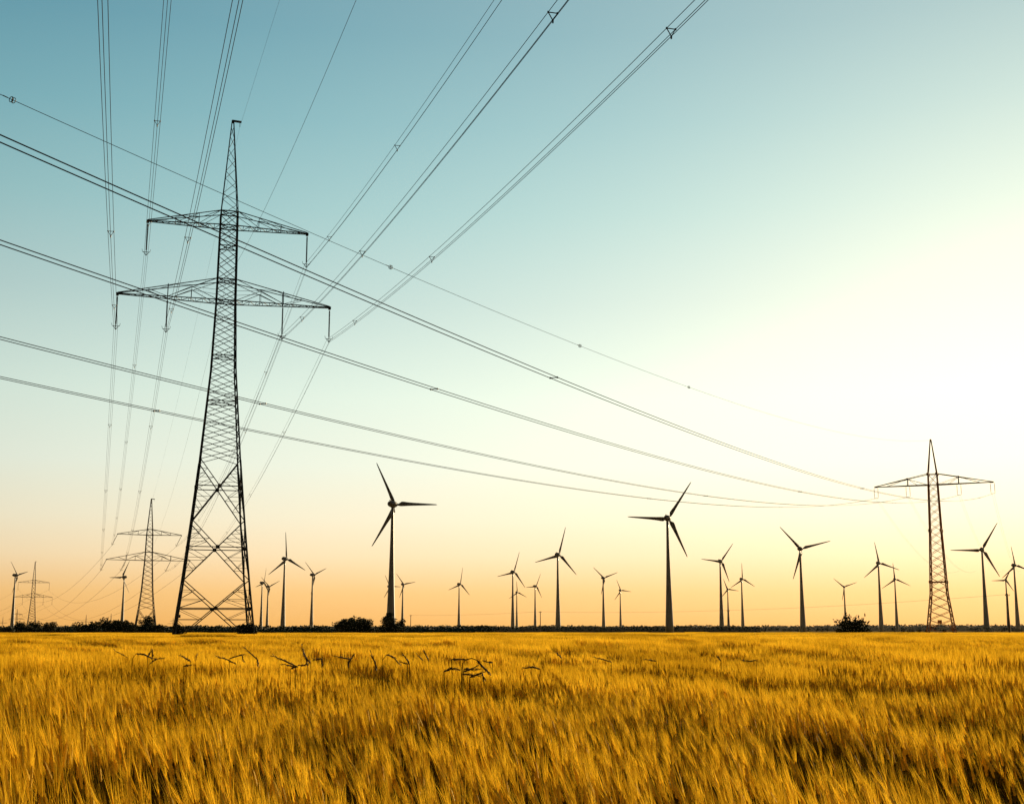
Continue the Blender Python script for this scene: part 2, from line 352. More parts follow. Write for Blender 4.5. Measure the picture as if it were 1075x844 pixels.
# right line: comes from the right pylon and crosses the whole picture to the upper left
phB = 4.2710792; gB = 'two-wire power lines crossing from the left edge to the right pylon'
labB = ['highest and thickest of the four two-wire lines crossing the picture', 'second highest two-wire line crossing the picture, over the lower crossarm', 'third highest two-wire line crossing the picture', 'lowest two-wire line crossing the picture, just above the wind turbines']
for (w, ) , lb, sp in zip(((12.586,), (5.515,), (-5.515,), (-12.586,)), labB, ((30, 92, 159, 244.3), (30, 92, 158, 244), (30, 92, 157.8, 244), (30, 92, 157.3, 244.6))):
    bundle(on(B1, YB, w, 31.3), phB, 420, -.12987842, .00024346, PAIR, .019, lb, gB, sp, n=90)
eb = bundle(on(B1, YB, 0, 44), phB, 420, -.146153, .00023873, ((0, 0),), .013, 'single thin wire with small round markers, above the two-wire lines', None, n=90)
for s in (181, 209.7, 239.4, 268.6, 298, 327):
    d = (math.cos(phB), math.sin(phB)); c = Vector((d[0] * s, d[1] * s, -.146153 * s + .00023873 * s * s)); mb = MB()
    u = Vector((d[0], d[1], 0))
    for t in (-.06, .06):
        pts = [c + u * t + Vector((-d[1], d[0], 0)) * .11 * math.cos(a) + Vector((0, 0, .11 * math.sin(a))) for a in [i * math.pi / 6 for i in range(13)]]; mb.tube(pts, .016, 5, False)
    mb.bar(c + Vector((0, 0, -.11)), c + Vector((0, 0, .11)), .03); mb.bar(c + u * .25, c + u * .5, .03)
    mb.build('bird_marker', M_dsteel, eb)
# beyond the right pylon
B2 = (205, 560, 0); LB = ['outer left', 'inner left', 'inner right', 'outer right']
for w, lb in zip((-12.586, -5.515, 5.515, 12.586), LB):
    span(on(B1, YB, w, 31.3), on(B2, YB, w, 27), .00030, PAIR, .014, 'very faint line right of the reddish pylon, from its %s insulators' % lb, 'faint lines beyond the right pylon')

# utility poles with their thin wire
up = [((132.39, 350, 0), 11.2, 'dark wooden utility pole among the turbines at the right edge, right of the reddish pylon'),
      ((92.3, 560, 0), 10.3, 'thin wooden utility pole in front of a tiny turbine, right of the large mid-right turbine'),
      ((13.37, 620, 0), 10.6, 'thin wooden utility pole at the middle of the horizon, beside the big central turbine'),
      ((-58.6, 760, 0), 10.6, 'thin wooden utility pole right of the conical tree'),
      ((-381.6, 1100, 0), 9.4, 'tiny wooden pole on the horizon between the two groups of left-hand bushes')]
for loc, h, lb in up:
    r_ = empty('utility_pole', loc, .3); tag(r_, lb, 'utility pole', 'wooden utility poles on the horizon')
    m_ = MB(); m_.tube([(0, 0, 0), (0, 0, h)], [.22, .16], 8); m_.build('pole', M_wood, r_)
    m_ = MB(); m_.bar((-.7, 0, h - .5), (.7, 0, h - .5), .14)
    for q in (-.6, 0, .6): m_.tube([(q, 0, h - .45), (q, 0, h - .1)], .07, 6)
    m_.build('crossbar', M_dsteel, r_)
for i, lb in ((0, 'faint thin wire low on the horizon between the two right-hand utility poles'), (1, 'faint thin wire between the mid-right and the middle utility pole'), (2, 'faint thin wire between the middle utility pole and the one by the conical tree')):
    a_, b_ = Vector(up[i][0]), Vector(up[i + 1][0]); a_.z = up[i][1] - .2; b_.z = up[i + 1][1] - .2
    L_ = (b_ - a_).length; span(a_, b_, 1.2 / L_ / L_ * 2, ((0, 0),), .03, lb, 'thin wires between the utility poles')

# ---------------------------------------------------------------- wind turbines
def lathe(mb, prof_, axis='z', n=20):
    base = len(mb.v)
    for (t, r) in prof_:
        for k in range(n):
            a = 2 * math.pi * k / n
            mb.v.append((r * math.cos(a), r * math.sin(a), t) if axis == 'z' else (r * math.cos(a), t, r * math.sin(a)))
    for i in range(len(prof_) - 1):
        for k in range(n):
            a = base + i * n + k; b = base + i * n + (k + 1) % n; mb.f.append((a, b, b + n, a + n))
    mb.f.append(tuple(base + k for k in range(n))[::-1]); mb.f.append(tuple(base + (len(prof_) - 1) * n + k for k in range(n)))
def make_turbine():
    root = empty('wind_turbine', (0, 0, 0))
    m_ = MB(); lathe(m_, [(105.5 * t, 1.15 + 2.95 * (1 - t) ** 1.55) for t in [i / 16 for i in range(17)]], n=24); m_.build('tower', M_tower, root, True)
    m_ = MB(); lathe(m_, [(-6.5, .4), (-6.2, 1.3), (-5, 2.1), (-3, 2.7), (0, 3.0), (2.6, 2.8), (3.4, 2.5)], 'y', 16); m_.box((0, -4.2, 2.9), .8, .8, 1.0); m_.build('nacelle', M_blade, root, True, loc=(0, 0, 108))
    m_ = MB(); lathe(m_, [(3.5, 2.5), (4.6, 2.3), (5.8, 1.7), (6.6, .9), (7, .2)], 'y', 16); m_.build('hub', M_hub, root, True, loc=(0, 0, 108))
    for j in range(3):
        b = MB(); st = [(1.5, 1.7, 1.5), (3, 1.9, 1.4), (5.5, 4.3, 1.2), (8, 4.1, .95), (12, 3.3, .75), (18, 2.6, .55), (26, 1.95, .4), (34, 1.35, .28), (39.5, .85, .18), (41, .3, .08)]; n = 10; base = 0
        for (x_, c, t) in st:
            tw = rad(18) * (1 - x_ / 41) + rad(4)
            for k in range(n):
                a = 2 * math.pi * k / n; u = c * (.5 * math.cos(a) + (.18 if x_ > 4 else 0)); v = t * .5 * math.sin(a)
                b.v.append((x_, u * math.sin(tw) + v * math.cos(tw) - .0006 * x_ * x_, u * math.cos(tw) - v * math.sin(tw)))
        for i in range(len(st) - 1):
            for k in range(n): p_ = i * n + k; q_ = i * n + (k + 1) % n; b.f.append((p_, q_, q_ + n, p_ + n))
        b.f.append(tuple(range(n))[::-1]); b.f.append(tuple((len(st) - 1) * n + k for k in range(n)))
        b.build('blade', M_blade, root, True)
    return root
TB = [(-963.6, 2533.6, 0.17, 35.5, -0.62), (-778.8, 2623.8, 1.1, 37.7, 1.12), (-560.1, 2931.3, 1.298, 33.8, -0.82), (-595.0, 3190.9, 0.357, 38.2, -0.63), (-340.8, 1954.4, 1.639, 40.7, -0.51), (-384.2, 2516.3, 0.305, 38.2, -0.74), (-102.0, 1104.9, 2.046, 41.8, -0.46), (-253.3, 3033.7, 0.154, 33, -0.49), (-298.8, 3177.1, 2.051, 32, -0.5), (-121.9, 3015.1, 1.378, 39.3, -0.7), (1.4, 2389.7, 1.237, 38.4, -0.62), (13.3, 3656.1, 1.639, 31.5, -0.42), (55.6, 3156.8, 1.101, 33.6, -0.75), (64.7, 1846.1, 1.289, 40.3, -0.53), (185.9, 2666.5, 0.315, 34, -0.59), (287.9, 3484.0, 1.963, 31.4, -0.55), (149.1, 1244.4, 0.969, 41.5, -0.42), (323.1, 2024.5, 0.905, 34.4, -0.6), (558.3, 3388.3, 1.934, 29, -0.2), (477.8, 2720.6, 1.582, 33.3, -0.71), (379.4, 1714.3, 0.219, 41.4, -0.55), (815.4, 3211.7, 0.339, 32.9, -0.34), (584.0, 2078.9, 1.749, 34.5, -0.66), (796.8, 2720.6, 1.65, 33.7, -0.47), (625.5, 1732.6, 1.026, 41.3, -0.51), (1047.1, 2771.7, 1.084, 28.0, -0.34), (826.9, 2148.9, 1.722, 32.2, -0.9)]
TL = ['leftmost wind turbine, near the left edge, one blade up left and one to the right',
 'wind turbine left of the tallest pylon, one blade pointing left',
 'small wind turbine, left one of a close pair right of the tallest pylon',
 'small wind turbine, right one of a close pair right of the tallest pylon',
 'medium wind turbine right of the tallest pylon, one blade straight up',
 'medium wind turbine with two upper blades in a V, left of the round dark bush',
 'large wind turbine behind the conical tree, one blade pointing flat to the right',
 'small wind turbine just right of the large turbine behind the conical tree',
 'small far wind turbine half hidden behind the tower of the large left-hand turbine',
 'lone small wind turbine midway between the conical tree and the central group',
 'medium wind turbine left of the big central one, overlapping a smaller turbine',
 'tiny far wind turbine overlapping the tower of the medium one left of centre',
 'small wind turbine directly left of the big central one, one blade pointing left',
 'big central wind turbine with one blade up and slightly right',
 'wind turbine right of the big central one, two upper blades in a wide V',
 'small far wind turbine left of the large mid-right turbine, one blade pointing right',
 'large wind turbine at mid-right, one blade pointing flat to the left',
 'medium wind turbine just right of the large mid-right one, one blade pointing left',
 'tiny far wind turbine with a utility pole in front of its tower',
 'small wind turbine with one blade straight up, right of the large mid-right turbine',
 'big wind turbine with two upper blades in a wide V, left of the dark shrub',
 'small wind turbine standing behind the dark spiky shrub',
 'medium wind turbine between the dark shrub and the reddish pylon, one blade up left',
 'small wind turbine directly left of the reddish pylon, overlapped by a blade of its neighbour',
 'big wind turbine directly right of the reddish pylon, one blade pointing flat left',
 'small wind turbine behind the right-hand utility pole, one blade pointing left',
 'rightmost wind turbine, its right blade cut by the picture edge']
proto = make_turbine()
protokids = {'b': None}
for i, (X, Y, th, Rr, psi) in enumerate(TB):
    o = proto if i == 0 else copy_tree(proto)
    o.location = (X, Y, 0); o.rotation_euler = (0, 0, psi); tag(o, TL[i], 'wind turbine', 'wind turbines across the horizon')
bpy.context.view_layer.update()
roots = [o for o in bpy.data.objects if o.get('category') == 'wind turbine']
for o in roots:
    for (X, Y, th, Rr, psi) in TB:
        if abs(o.location.x - X) < .05:
            bl = [k for k in o.children if k.name.startswith('blade')]
            for j, b in enumerate(bl):
                b.location = (0, 4.6, 108); b.rotation_euler = (0, -(th + j * 2 * math.pi / 3), 0); s = Rr / 41; b.scale = (s, max(s, 1), max(s, .9))
                 
# ---------------------------------------------------------------- foliage
def leaf_cloud(mb, c, rx, ry, rz, n, s, rng, lumps=7, flat=.0):
    c = Vector(c); L = []
    for _ in range(lumps):
        a = rng.uniform(0, 6.283); q = rng.uniform(.15, .75); L.append((Vector((math.cos(a) * q * rx, math.sin(a) * q * ry, rng.uniform(-.45, .62) * rz)), rng.uniform(.32, .55)))
    for _ in range(n):
        o, k = rng.choice(L)
        d = Vector((rng.gauss(0, 1), rng.gauss(0, 1), rng.gauss(0, 1))).normalized() * (rng.random() ** .4)
        p = c + o + Vector((d.x * rx * k, d.y * ry * k, d.z * rz * k))
        if p.z < .05: p.z = rng.uniform(.05, .5)
        u = Vector((rng.gauss(0, 1), rng.gauss(0, 1), rng.gauss(0, 1))).normalized(); v = u.cross(Vector((rng.gauss(0, 1), rng.gauss(0, 1), rng.gauss(0, 1)))).normalized()
        z = s * rng.uniform(.6, 1.4)
        mb.add([p - u * z, p - v * z * .5, p + u * z, p + v * z * .5], [(0, 1, 2, 3)])
rg = random.Random(3)
def bush(px0, px1, ytop, Y, label, cat='bush', n=1500, s=.16, group='dark bushes along the far edge of the field', shape='round', name='bush'):
    s *= 1.5
    a = atY(px0, 660, Y); b = atY(px1, 660, Y); top = atY((px0 + px1) / 2, ytop, Y).z; w = (b.x - a.x) * (.95 if shape == 'spiky' else 1.22); x = (a.x + b.x) / 2; top *= 1.06
    r_ = empty(name, (x, Y, 0)); tag(r_, label, cat, group)
    mb = MB()
    if shape == 'round' and w > top * 2.2:
        for q in (-.22, 0, .2): leaf_cloud(mb, (q * w, 0, top * (.46 if q else .5)), w * .24, w * .3, top * (.46 if q else .5), n // 2, s, rg, 30)
        leaf_cloud(mb, (0, 0, top * .25), w * .4, w * .35, top * .3, n // 2, s, rg, 8)
    elif shape == 'round':
        leaf_cloud(mb, (0, 0, top * .5), w * .55, w * .4, top * .55, n, s, rg, 12); leaf_cloud(mb, (0, 0, top * .25), w * .5, w * .35, top * .3, n // 2, s, rg, 6)
    elif shape == 'cone':
        for j in range(14):
            f = j / 14; leaf_cloud(mb, ((rg.random() - .5) * w * .12 * (1 - f), 0, top * (.08 + .84 * f)), w * .74 * (1 - f ** 1.3 * .86), w * .6 * (1 - f ** 1.3 * .86), top * .1, int(n * (1.5 - f) / 14), s * .8, rg, 9)
    elif shape == 'spiky':
        leaf_cloud(mb, (0, 0, top * .35), w * .55, w * .4, top * .42, n, s, rg, 10)
        for j in range(70):
            an = rg.uniform(-1.3, 1.3); rr = top * rg.uniform(.7, 1.12) * (1 - .25 * abs(an)); bx = rg.uniform(-.3, .3) * w
            e_ = Vector((bx + math.sin(an) * w * .35, rg.uniform(-1, 1) * w * .2, rr)); mb.bar((bx * .6, 0, .3), e_, .045)
            for q in range(10):
                leaf_cloud(mb, Vector((bx * .6, 0, .3)).lerp(e_, rg.uniform(.5, 1)), .25, .25, .25, 2, s, rg, 1)
    mb.build('foliage' if name != 'tree' else 'crown', M_leaf, r_)
    st = MB()
    for j in range(5 if name != 'tree' else 1):
        a_ = rg.uniform(0, 6.28); st.tube([(0, 0, 0), (math.cos(a_) * w * .08, math.sin(a_) * w * .08, top * .3), (math.cos(a_) * w * .2, math.sin(a_) * w * .2, top * .7)], [.16, .11, .04], 6)
    st.build('stem' if name != 'tree' else 'trunk', M_bark, r_)
    return r_
Y0 = 330
bush(352, 393, 648.5, Y0, 'wide rounded dark bush left of the conical tree', n=5000)
bush(399, 418, 642.5, Y0, 'conical dark tree in front of the large left-hand turbine tower', 'tree', n=6500, shape='cone', name='tree')
bush(415.5, 424, 652, Y0 + 3, 'small dark bush close against the right side of the conical tree', n=900)
bush(879, 912, 646.5, Y0, 'dark spiky shrub on the right, between two turbines', n=3500, shape='spiky')
bush(14, 27, 654, 420, 'first of the three low rounded bushes near the left edge', n=1400)
bush(26, 42, 653.3, 420, 'second of the three low rounded bushes near the left edge, below the small far pylon', n=1400)
bush(42, 57, 653.8, 420, 'third of the three low rounded bushes near the left edge', n=1400)
bush(58, 72, 657, 425, 'flat low bush right of the three near the left edge', n=900)
bush(0, 13, 657.5, 425, 'flat low bush at the very left edge', n=900)
bush(81, 103, 653, Y0, 'wide low bush at the left end of the nearer bush row', n=2200)
bush(107, 124, 650.3, Y0, 'tall rounded bush left of the second wind turbine', n=2400)
bush(128, 142, 652.5, Y0, 'rounded bush at the foot of the second wind turbine', n=1700)
bush(144, 161, 647.5, Y0 + 8, 'tall leafy bush at the foot of the pylon with slanting insulators', n=2200)
bush(160, 172, 655.3, Y0, 'low bush left of the tallest pylon\'s foot', n=1000)
bush(181, 193, 656.8, 151, 'low scrub around the tallest pylon\'s left foot', n=1200, s=.1)
bush(249, 270, 656.3, 151, 'low scrub around the tallest pylon\'s right foot', n=1800, s=.1)
# low hedge along the field edge, nobody could count its shoots
def core(mb, x0, x1, Y, topf, frac, half, stp):
    xa = atY(x0, 660, Y).x; xb = atY(x1, 660, Y).x; n = int((xb - xa) / stp) + 1; b0 = len(mb.v)
    for i in range(n + 1):
        x = xa + (xb - xa) * i / n; px = 537.5 + x / Y * 1360; h = atY(px, topf(px), Y).z * frac * rg.uniform(.85, 1.05)
        for dy, f in ((-half, 0), (-half * .8, .7), (0, 1), (half * .8, .7), (half, 0)): mb.v.append((x + rg.uniform(-.2, .2) * stp, Y + dy, h * f * rg.uniform(.9, 1.1)))
    for i in range(n):
        for k in range(4): a = b0 + i * 5 + k; mb.f.append((a, a + 5, a + 6, a + 1))
def hedge(x0, x1, Y, topfun, step, s, name, label, cat='hedge', dens=60, dy=2.):
    mb = MB(); xa = atY(x0, 660, Y).x; xb = atY(x1, 660, Y).x; x = xa; core(mb, x0, x1, Y, topfun, .82, dy, step * 1.2)
    while x < xb:
        px = 537.5 + (x / Y) * 1360; h = atY(px, topfun(px), Y).z * rg.uniform(.9, 1.12)
        for _ in range(dens):
            p = Vector((x + rg.gauss(0, step * .6), Y + rg.uniform(-dy, dy), h * rg.random() ** .75)); u = Vector((rg.gauss(0, 1), rg.gauss(0, 1), rg.gauss(0, 1))).normalized(); v = u.cross(Vector((rg.gauss(0, 1), rg.gauss(0, 1), rg.gauss(0, 1)))).normalized(); z = s * rg.uniform(.6, 1.4)
            mb.add([p - u * z, p - v * z * .55, p + u * z, p + v * z * .55], [(0, 1, 2, 3)])
        x += step
    return tag(mb.build(name, M_leaf), label, cat, kind='stuff')
def th1(px): return 657.6 + .7 * math.sin(px * .11) + .4 * math.sin(px * .31)
hedge(72, 520, Y0 + 14, th1, 1.0, .28, 'hedge', 'low dark hedge along the field edge below the left pylon and turbines', dens=70)
hedge(-60, 90, 440, lambda p: 659 + .5 * math.sin(p * .2), 1.3, .35, 'hedge', 'low dark hedge at the far left edge of the field', dens=60)
hedge(500, 797, 1500, lambda p: 658.3 + .5 * math.sin(p * .13) + .3 * math.sin(p * .41), 3.5, 1.3, 'hedge', 'long dark hedge behind the field under the central turbines', dens=75, dy=8)
def forest(x0, x1, Y, topf, name, label, m, step=11, s=3.2, dens=50):
    mb = MB(); xa = atY(x0, 660, Y).x; xb = atY(x1, 660, Y).x; x = xa; core(mb, x0, x1, Y, topf, .85, 30, step)
    while x < xb:
        px = 537.5 + (x / Y) * 1360; h = atY(px, topf(px), Y).z * rg.uniform(.88, 1.05)
        for _ in range(dens):
            a_ = rg.uniform(-1, 1); zz = h * (1 - .35 * a_ * a_) * rg.random() ** .6
            p = Vector((x + a_ * step * .8, Y + rg.uniform(-30, 30), zz)); u = Vector((rg.gauss(0, 1), rg.gauss(0, 1), rg.gauss(0, 1))).normalized(); v = u.cross(Vector((rg.gauss(0, 1), rg.gauss(0, 1), rg.gauss(0, 1)))).normalized(); z = s * rg.uniform(.6, 1.4)
            mb.add([p - u * z, p - v * z * .6, p + u * z, p + v * z * .6], [(0, 1, 2, 3)])
        x += step
    return tag(mb.build(name, m), label, 'forest', kind='stuff')
def ft(px):
    y = 656.2 + .3 * math.sin(px * .05)
    if px < 480: y += .5
    if 860 < px: y -= 1.0 * min(1, (px - 860) / 12)
    return y
forest(-120, 1200, 4000, ft, 'forest', 'dark distant forest strip along the whole horizon', M_leaf)
# row of small far trees right of the big turbine
trees = [(797 + i * 6.6 + R.uniform(-1.2, 1.2), R.uniform(3.2, 5), R.uniform(659.2, 660.4)) for i in range(13)] + [(914 + i * 8.2 + R.uniform(-1.5, 1.5), R.uniform(4, 7), R.uniform(658.3, 660.2)) for i in range(8)] + [(994, 13, 658.8), (1008, 14, 657.4), (1021, 13, 657.9), (1034, 10, 659.2), (1046, 8, 659.4), (1060, 9, 659), (1072, 9, 658.8)]
lm = ['first', 'second', 'third', 'fourth', 'fifth', 'sixth', 'seventh', 'eighth', 'ninth', 'tenth', 'eleventh', 'twelfth', 'thirteenth']
TY = 1800
for i, (px, w, yt) in enumerate(trees):
    a = atY(px - w / 2, 660, TY); b = atY(px + w / 2, 660, TY); top = atY(px, yt, TY).z; ww = b.x - a.x
    r_ = empty('tree', ((a.x + b.x) / 2, TY if i < 13 else 1690, 0), R.uniform(0, 3))
    if i < 13: lb, gp = 'small far tree, %s from left between the V-bladed turbine and the spiky shrub' % lm[i], 'small far trees left of the spiky shrub'
    elif i < 21: lb, gp = 'small far tree, %s from left between the spiky shrub and the reddish pylon' % lm[i - 13], 'small far trees left of the reddish pylon'
    else: lb, gp = 'dark far tree clump, %s from left, right of the reddish pylon' % lm[i - 21], 'far trees right of the reddish pylon'
    tag(r_, lb, 'tree', gp)
    mb = MB(); leaf_cloud(mb, (0, 0, top * .58), ww * .6, ww * .55, top * .42, 260, .75, rg, 6)
    if i >= 13: leaf_cloud(mb, (0, 0, top * .25), ww * .6, ww * .5, top * .3, 160, .8, rg, 6)
    mb.build('crown', M_leaf, r_)
    mb = MB(); mb.tube([(0, 0, 0), (.1, 0, top * .7)], [.35, .15], 6); mb.build('trunk', M_bark, r_)

# ---------------------------------------------------------------- barley field
def stalk(V, Fc, MI, rng, ox, oy, lod, lean=(0, 0)):
    """append one barley stalk; MI = material index per face (0 ear, 1 stem)"""
    h = rng.uniform(.68, .79); az = rng.uniform(0, 6.283); ln = rng.uniform(.0, .07)
    tip = np.array([ox + math.cos(az) * ln + lean[0], oy + math.sin(az) * ln + lean[1], h])
    base = np.array([ox, oy, 0.]); mid = (base + tip) / 2 + np.array([-lean[0] * .2, -lean[1] * .2, .02])
    nod = rng.uniform(.05, .36); na = rng.uniform(-1.7, 1.7) + math.pi   # heads nod downwind (to the left)
    d0 = np.array([math.cos(na) * math.sin(nod), math.sin(na) * math.sin(nod), math.cos(nod)])
    def ribbon(pts, ws, mi, a):
        n0 = len(V); u = np.array([math.cos(a), math.sin(a), 0])
        for p, w in zip(pts, ws): V.append(p - u * w); V.append(p + u * w)
        for i in range(len(pts) - 1): Fc.append((n0 + 2 * i, n0 + 2 * i + 1, n0 + 2 * i + 3, n0 + 2 * i + 2)); MI.append(mi)
    sw = (.0016, .0022, .007)[lod]
    if lod == 0:
        pts = [base, base * .35 + mid * .65, mid * .3 + tip * .7, tip]; n0 = len(V)
        for p in pts:
            for k in range(3): a = 2.094 * k; V.append(p + np.array([math.cos(a), math.sin(a), 0]) * .0019)
        for i in range(3):
            for k in range(3): a, b = n0 + 3 * i + k, n0 + 3 * i + (k + 1) % 3; Fc.append((a, b, b + 3, a + 3)); MI.append(1)
    else: ribbon([base, mid, tip] if lod == 1 else [base + (tip - base) * .55, tip], [sw, sw, sw] if lod == 1 else [sw, sw], 1, rng.uniform(-.6, .6))
    L = rng.uniform(.07, .105); u = np.cross(d0, [0, 1, .01]); u /= np.linalg.norm(u); v = np.cross(d0, u)
    if lod < 2:
        rings = [(0, .002), (.12, .0062), (.22, .0048), (.32, .0068), (.42, .005), (.52, .0066), (.62, .0048), (.72, .0058), (.84, .004), (1, .001)] if lod == 0 else [(0, .003), (.4, .0075), (1, .002)]
        n0 = len(V); k4 = 4
        for t, r in rings:
            for k in range(k4): a = math.pi / 2 * k; V.append(tip + d0 * L * t + (u * math.cos(a) * (1.0 if lod else 1.15) + v * math.sin(a) * .7) * r)
        for i in range(len(rings) - 1):
            for k in range(k4): a, b = n0 + k4 * i + k, n0 + k4 * i + (k + 1) % k4; Fc.append((a, b, b + k4, a + k4)); MI.append(2)
    na_ = (12, 5, 2)[lod]; aw = (.0011, .0020, .010)[lod]
    for j in range(na_):
        t = rng.uniform(.1, .95); sp = rng.uniform(.03, .17); a = rng.uniform(0, 6.283); p = tip + d0 * L * t
        d = d0 + (u * math.cos(a) + v * math.sin(a)) * sp; d /= np.linalg.norm(d); q = p + d * rng.uniform(.11, .18) + np.array([-.01, 0, -.006])
        s = np.cross(d, [rng.gauss(0, .6), 1, 0]); s /= np.linalg.norm(s) + 1e-9
        n0 = len(V)
        if lod == 2: p = tip - d0 * .03
        V.append(p - s * aw); V.append(p + s * aw); V.append(q); Fc.append((n0, n0 + 1, n0 + 2)); MI.append(0)
    if lod == 0 or (lod == 1 and rng.random() < .5):
        for j in range(2 if lod == 0 else 1):
            t = rng.uniform(.35, .8); p = base + (tip - base) * t; a = rng.uniform(0, 6.283); dr = np.array([math.cos(a), math.sin(a), 0.]); ll = rng.uniform(.12, .24); w = .0045
            pts = [p, p + dr * ll * .3 + np.array([0, 0, ll * .45]), p + dr * ll * .7 + np.array([0, 0, ll * .5]), p + dr * ll + np.array([0, 0, ll * .2])]
            ribbon(pts, [w * .6, w, w * .8, .0004], 1, a + math.pi / 2)
def variant(name, n, size, lod, seed, cl):
    rng = random.Random(seed); V = []; Fc = []; MI = []
    for i in range(n):
        if size == 0: stalk(V, Fc, MI, rng, 0, 0, lod)
        else:
            x_, y_ = rng.uniform(-size / 2, size / 2), rng.uniform(-size / 2, size / 2); q = noise.noise(Vector((x_ * 3, y_ * 3, seed))) * .1
            stalk(V, Fc, MI, rng, x_, y_, lod, (-.12 + q, q))
    me = bpy.data.meshes.new(name); me.from_pydata([tuple(p) for p in V], [], Fc); me.materials.append(M_ear); me.materials.append(M_stem); me.materials.append(M_grain)
    me.polygons.foreach_set('material_index', MI); me.update(); o = bpy.data.objects.new(name, me); cl.objects.link(o); return o
VC = bpy.data.collections.new('barley_kinds')
NA, NB, NCc = 14, 5, 5
for i in range(NA): variant('barley_a%02d' % i, 1, 0, 0, 100 + i, VC)
for i in range(NB): variant('barley_b%02d' % i, 170, 1.0, 1, 200 + i, VC)
for i in range(NCc): variant('barley_c%02d' % i, 1700, 5.0, 2, 300 + i, VC)
rw = random.Random(11)
pos = []; rot = []; scl = []; idx = []
def hf(x, y):
    a = noise.noise(Vector((x * .9, y * .45, 1.3))); b = noise.noise(Vector((x * .22, y * .11, 7.7))); c = noise.noise(Vector((x * .05, y * .035, 3.1)))
    h = .965 + .24 * a + .19 * b + .03 * c + .12 * noise.noise(Vector((x * 2.4, y * 1.1, 91.)))
    d = abs(y - 46 - .02 * x)          # a strip thinned by tractor wheels, across the field
    if d < 2.4: h -= .34
    if abs(y - 108) < 12: h -= .12
    return h
def lean(x, y):
    return (-.04 + .10 * noise.noise(Vector((x * .7, y * .5, 20.))) + .07 * noise.noise(Vector((x * 2.2, y * 1.6, 25.))), .16 * noise.noise(Vector((x * .6, y * .5, 40.))))
def rotm(lx, ly, rz):
    e = Matrix.Rotation(lx, 3, 'Y') @ Matrix.Rotation(ly, 3, 'X') @ Matrix.Rotation(rz, 3, 'Z'); return tuple(e.to_euler())
y = 1.1
DA = 12.
step = 1 / math.sqrt(185)
ny = int(DA / step)
for j in range(ny):
    yy = 1.1 + j * step
    if yy > DA: break
    hw = .52 * yy + .8; nx = int(2 * hw / step)
    for i in range(nx):
        x_ = -hw + (i + rw.random()) * step; y_ = yy + rw.uniform(-.6, .6) * step
        if noise.noise(Vector((x_ * 2.6, y_ * 2.0, 60.))) < -.14: continue
        lx, ly = lean(x_, y_); h = hf(x_, y_)
        pos.append((x_, y_, 0)); rot.append(rotm(lx + rw.gauss(0, .05), ly + rw.gauss(0, .05), rw.uniform(-.8, .8))); scl.append((1, 1, h * rw.uniform(.93, 1.06))); idx.append(rw.randrange(NA))
yy = DA + .4
while yy < 62:
    hw = .55 * yy + 1; x_ = -hw
    while x_ < hw:
        px_, py_ = x_ + rw.uniform(-.1, .1), yy + rw.uniform(-.1, .1); h = hf(px_, py_) * rw.uniform(.97, 1.03); lx, ly = lean(px_, py_)
        pos.append((px_, py_, 0)); rot.append(rotm((lx + .15) * .6, ly * .6, math.pi * 0 + rw.uniform(-.2, .2))); scl.append((1.05, 1.05, h)); idx.append(NA + rw.randrange(NB))
        x_ += .9
    yy += .9
yy = 63.
while yy < 300:
    hw = .58 * yy + 6; x_ = -hw
    while x_ < hw:
        h = hf(x_, yy) * rw.uniform(.96, 1.05)
        pos.append((x_ + rw.uniform(-.4, .4), yy, 0)); rot.append((0, 0, rw.choice((0, 0.1, -.1)))); scl.append((1.05, 1.05, h)); idx.append(NA + NB + rw.randrange(NCc))
        x_ += 4.6
    yy += 4.6
me = bpy.data.meshes.new('barley_field'); me.from_pydata(pos, [], [])
for nm, dt, arr, w_ in (('rot', 'FLOAT_VECTOR', rot, 'vector'), ('scl', 'FLOAT_VECTOR', scl, 'vector')):
    at = me.attributes.new(nm, dt, 'POINT'); at.data.foreach_set(w_, np.array(arr, dtype=np.float32).ravel())
at = me.attributes.new('idx', 'INT', 'POINT'); at.data.foreach_set('value', idx)
bf = bpy.data.objects.new('barley_field', me); C.objects.link(bf)
tag(bf, 'ripe golden barley field filling the whole foreground', 'barley', kind='stuff')
ng = bpy.data.node_groups.new('scatter_barley', 'GeometryNodeTree'); ng.interface.new_socket('Geometry', in_out='INPUT', socket_type='NodeSocketGeometry'); ng.interface.new_socket('Geometry', in_out='OUTPUT', socket_type='NodeSocketGeometry')
N = ng.nodes; L = ng.links; gi = N.new('NodeGroupInput'); go = N.new('NodeGroupOutput')
ci = N.new('GeometryNodeCollectionInfo'); ci.inputs['Collection'].default_value = VC; ci.inputs['Separate Children'].default_value = True; ci.inputs['Reset Children'].default_value = True
ip = N.new('GeometryNodeInstanceOnPoints'); ip.inputs['Pick Instance'].default_value = True
def na(nm, dt):
    n_ = N.new('GeometryNodeInputNamedAttribute'); n_.data_type = dt; n_.inputs['Name'].default_value = nm; return n_
ar, asn, ai = na('rot', 'FLOAT_VECTOR'), na('scl', 'FLOAT_VECTOR'), na('idx', 'INT')
er = N.new('FunctionNodeEulerToRotation')
L.new(gi.outputs[0], ip.inputs['Points']); L.new(ci.outputs[0], ip.inputs['Instance']); L.new(ai.outputs['Attribute'], ip.inputs['Instance Index'])
L.new(ar.outputs['Attribute'], er.inputs[0]); L.new(er.outputs[0], ip.inputs['Rotation']); L.new(asn.outputs['Attribute'], ip.inputs['Scale']); L.new(ip.outputs[0], go.inputs[0])
md = bf.modifiers.new('scatter', 'NODES'); md.node_group = ng
print('barley points', len(pos))

